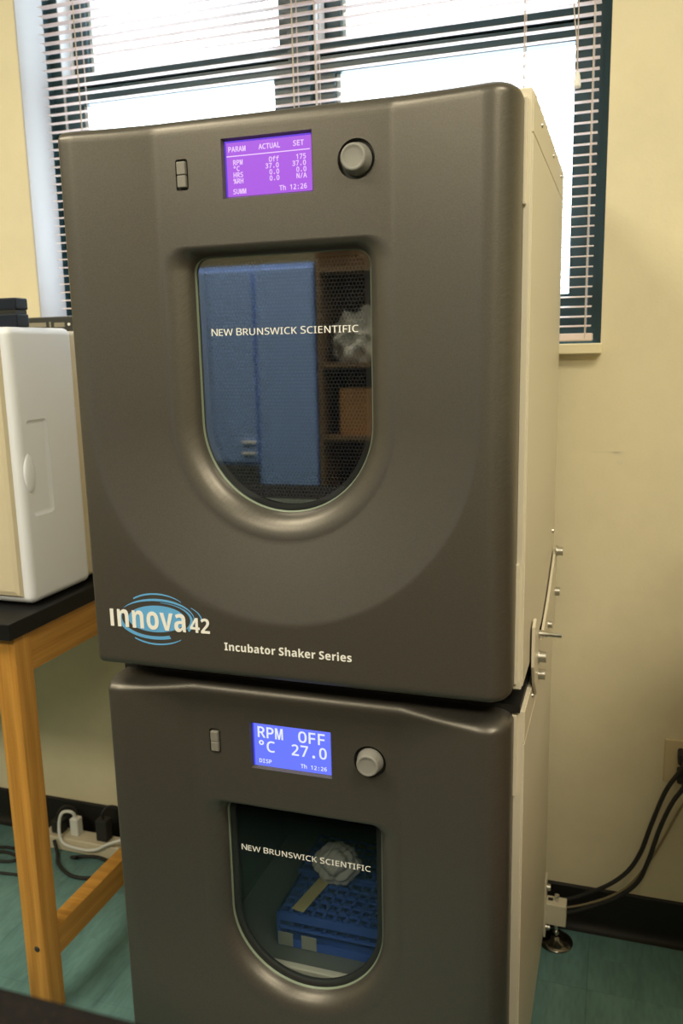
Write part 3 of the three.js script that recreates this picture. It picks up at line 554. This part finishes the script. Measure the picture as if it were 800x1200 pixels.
// ---------------------------------------------------------------- the bench in front, a corner of its dark top in view
{
  const b = thing('lab_bench', 'narrow lab bench with dark speckled worktop facing the incubators', 'bench');
  mesh('worktop', uvm(rb(-1.20, 0.82, 0.868, 0.90, 0.718, 0.92, 0.004)), M.bench, b);
  mesh('base_cabinet', uvm(bx(-1.18, 0.80, 0.10, 0.868, 0.735, 0.91)), M.benchBody, b);
  mesh('plinth', bx(-1.16, 0.78, 0, 0.10, 0.77, 0.90), M.black, b);
}
{  // unseen block added to keep light off the right floor and lower wall
  const b = thing('added_shade_cabinet', 'unseen low brown cabinet with a dark top, added to shade the right side', 'cabinet');
  mesh('body', bx(0.97, 1.60, 0.08, 1.00, -0.35, 1.30), M.benchBody, b); mesh('plinth', bx(1.00, 1.58, 0, 0.08, -0.33, 1.28), M.black, b); mesh('worktop', rb(0.955, 1.62, 1.00, 1.03, -0.36, 1.32, 0.004), M.epoxy, b);
}
// ---------------------------------------------------------------- across the room: mirrored in the upper window
{
  const c = thing('storage_cabinet', 'pale blue two-door cabinet across the room', 'cabinet', [-0.905, 0, 2.62]);
  mesh('body', bx(-0.34, 0.295, 0.0, 1.65, 0, 0.55), M.cabBlue, c);
  for (const [x0, x1, y0] of [[-0.335, -0.010, 0.72], [0.010, 0.290, 0.10]]) { const d = mesh('door', rb(x0, x1, y0, 1.625, -0.022, -0.001, 0.004), M.cabBlue, c); if (y0 > 0.5) for (const y of [0.764, 0.818]) mesh('handle', rb(-0.085, -0.015, y - 0.007, y + 0.007, -0.045, -0.02, 0.004), M.handle, d); }
  mesh('drawer', rb(-0.335, -0.010, 0.10, 0.70, -0.022, -0.001, 0.004), M.linerDark, c);
  const k = thing('shelf_unit', 'dark brown open shelf unit across the room', 'shelf', [-0.60, 0, 2.62]);
  for (const x of [0, 0.88]) mesh('side', bx(x, x + 0.02, 0, 2.0, 0, 0.4), M.shelf, k);
  for (const y of [0.1, 0.55, 0.83, 1.17, 1.60]) mesh('shelf_board', bx(0.02, 0.88, y, y + 0.02, 0, 0.4), M.shelf, k);
  mesh('back', bx(0, 0.9, 0, 2.0, 0.4, 0.41), M.shelf, k);
  const g = new THREE.IcosahedronGeometry(0.14, 10), p = g.attributes.position, v = V3();
  for (let i = 0; i < p.count; i++) { v.fromBufferAttribute(p, i); const d = v.clone().normalize(); v.multiplyScalar(1 + 0.16 * Math.sin(d.x * 8) * Math.cos(d.y * 7) + 0.1 * Math.sin(d.z * 15 + d.y * 11)); v.y = Math.max(v.y, -0.10); p.setXYZ(i, v.x, v.y, v.z); }
  g.computeVertexNormals(); const bag = mesh('storage_bag', g, M.bag); bag.position.set(-0.43, 1.29, 2.80); tag(bag, 'crumpled pale bag on the shelf across the room', 'bag');
  const box = mesh('cardboard_box', rb(-0.15, 0.15, 0, 0.22, -0.12, 0.12, 0.003), M.card); box.position.set(-0.36, 0.85, 2.78); tag(box, 'brown cardboard box on the shelf across the room', 'box');
}

renderer.render(scene, camera);
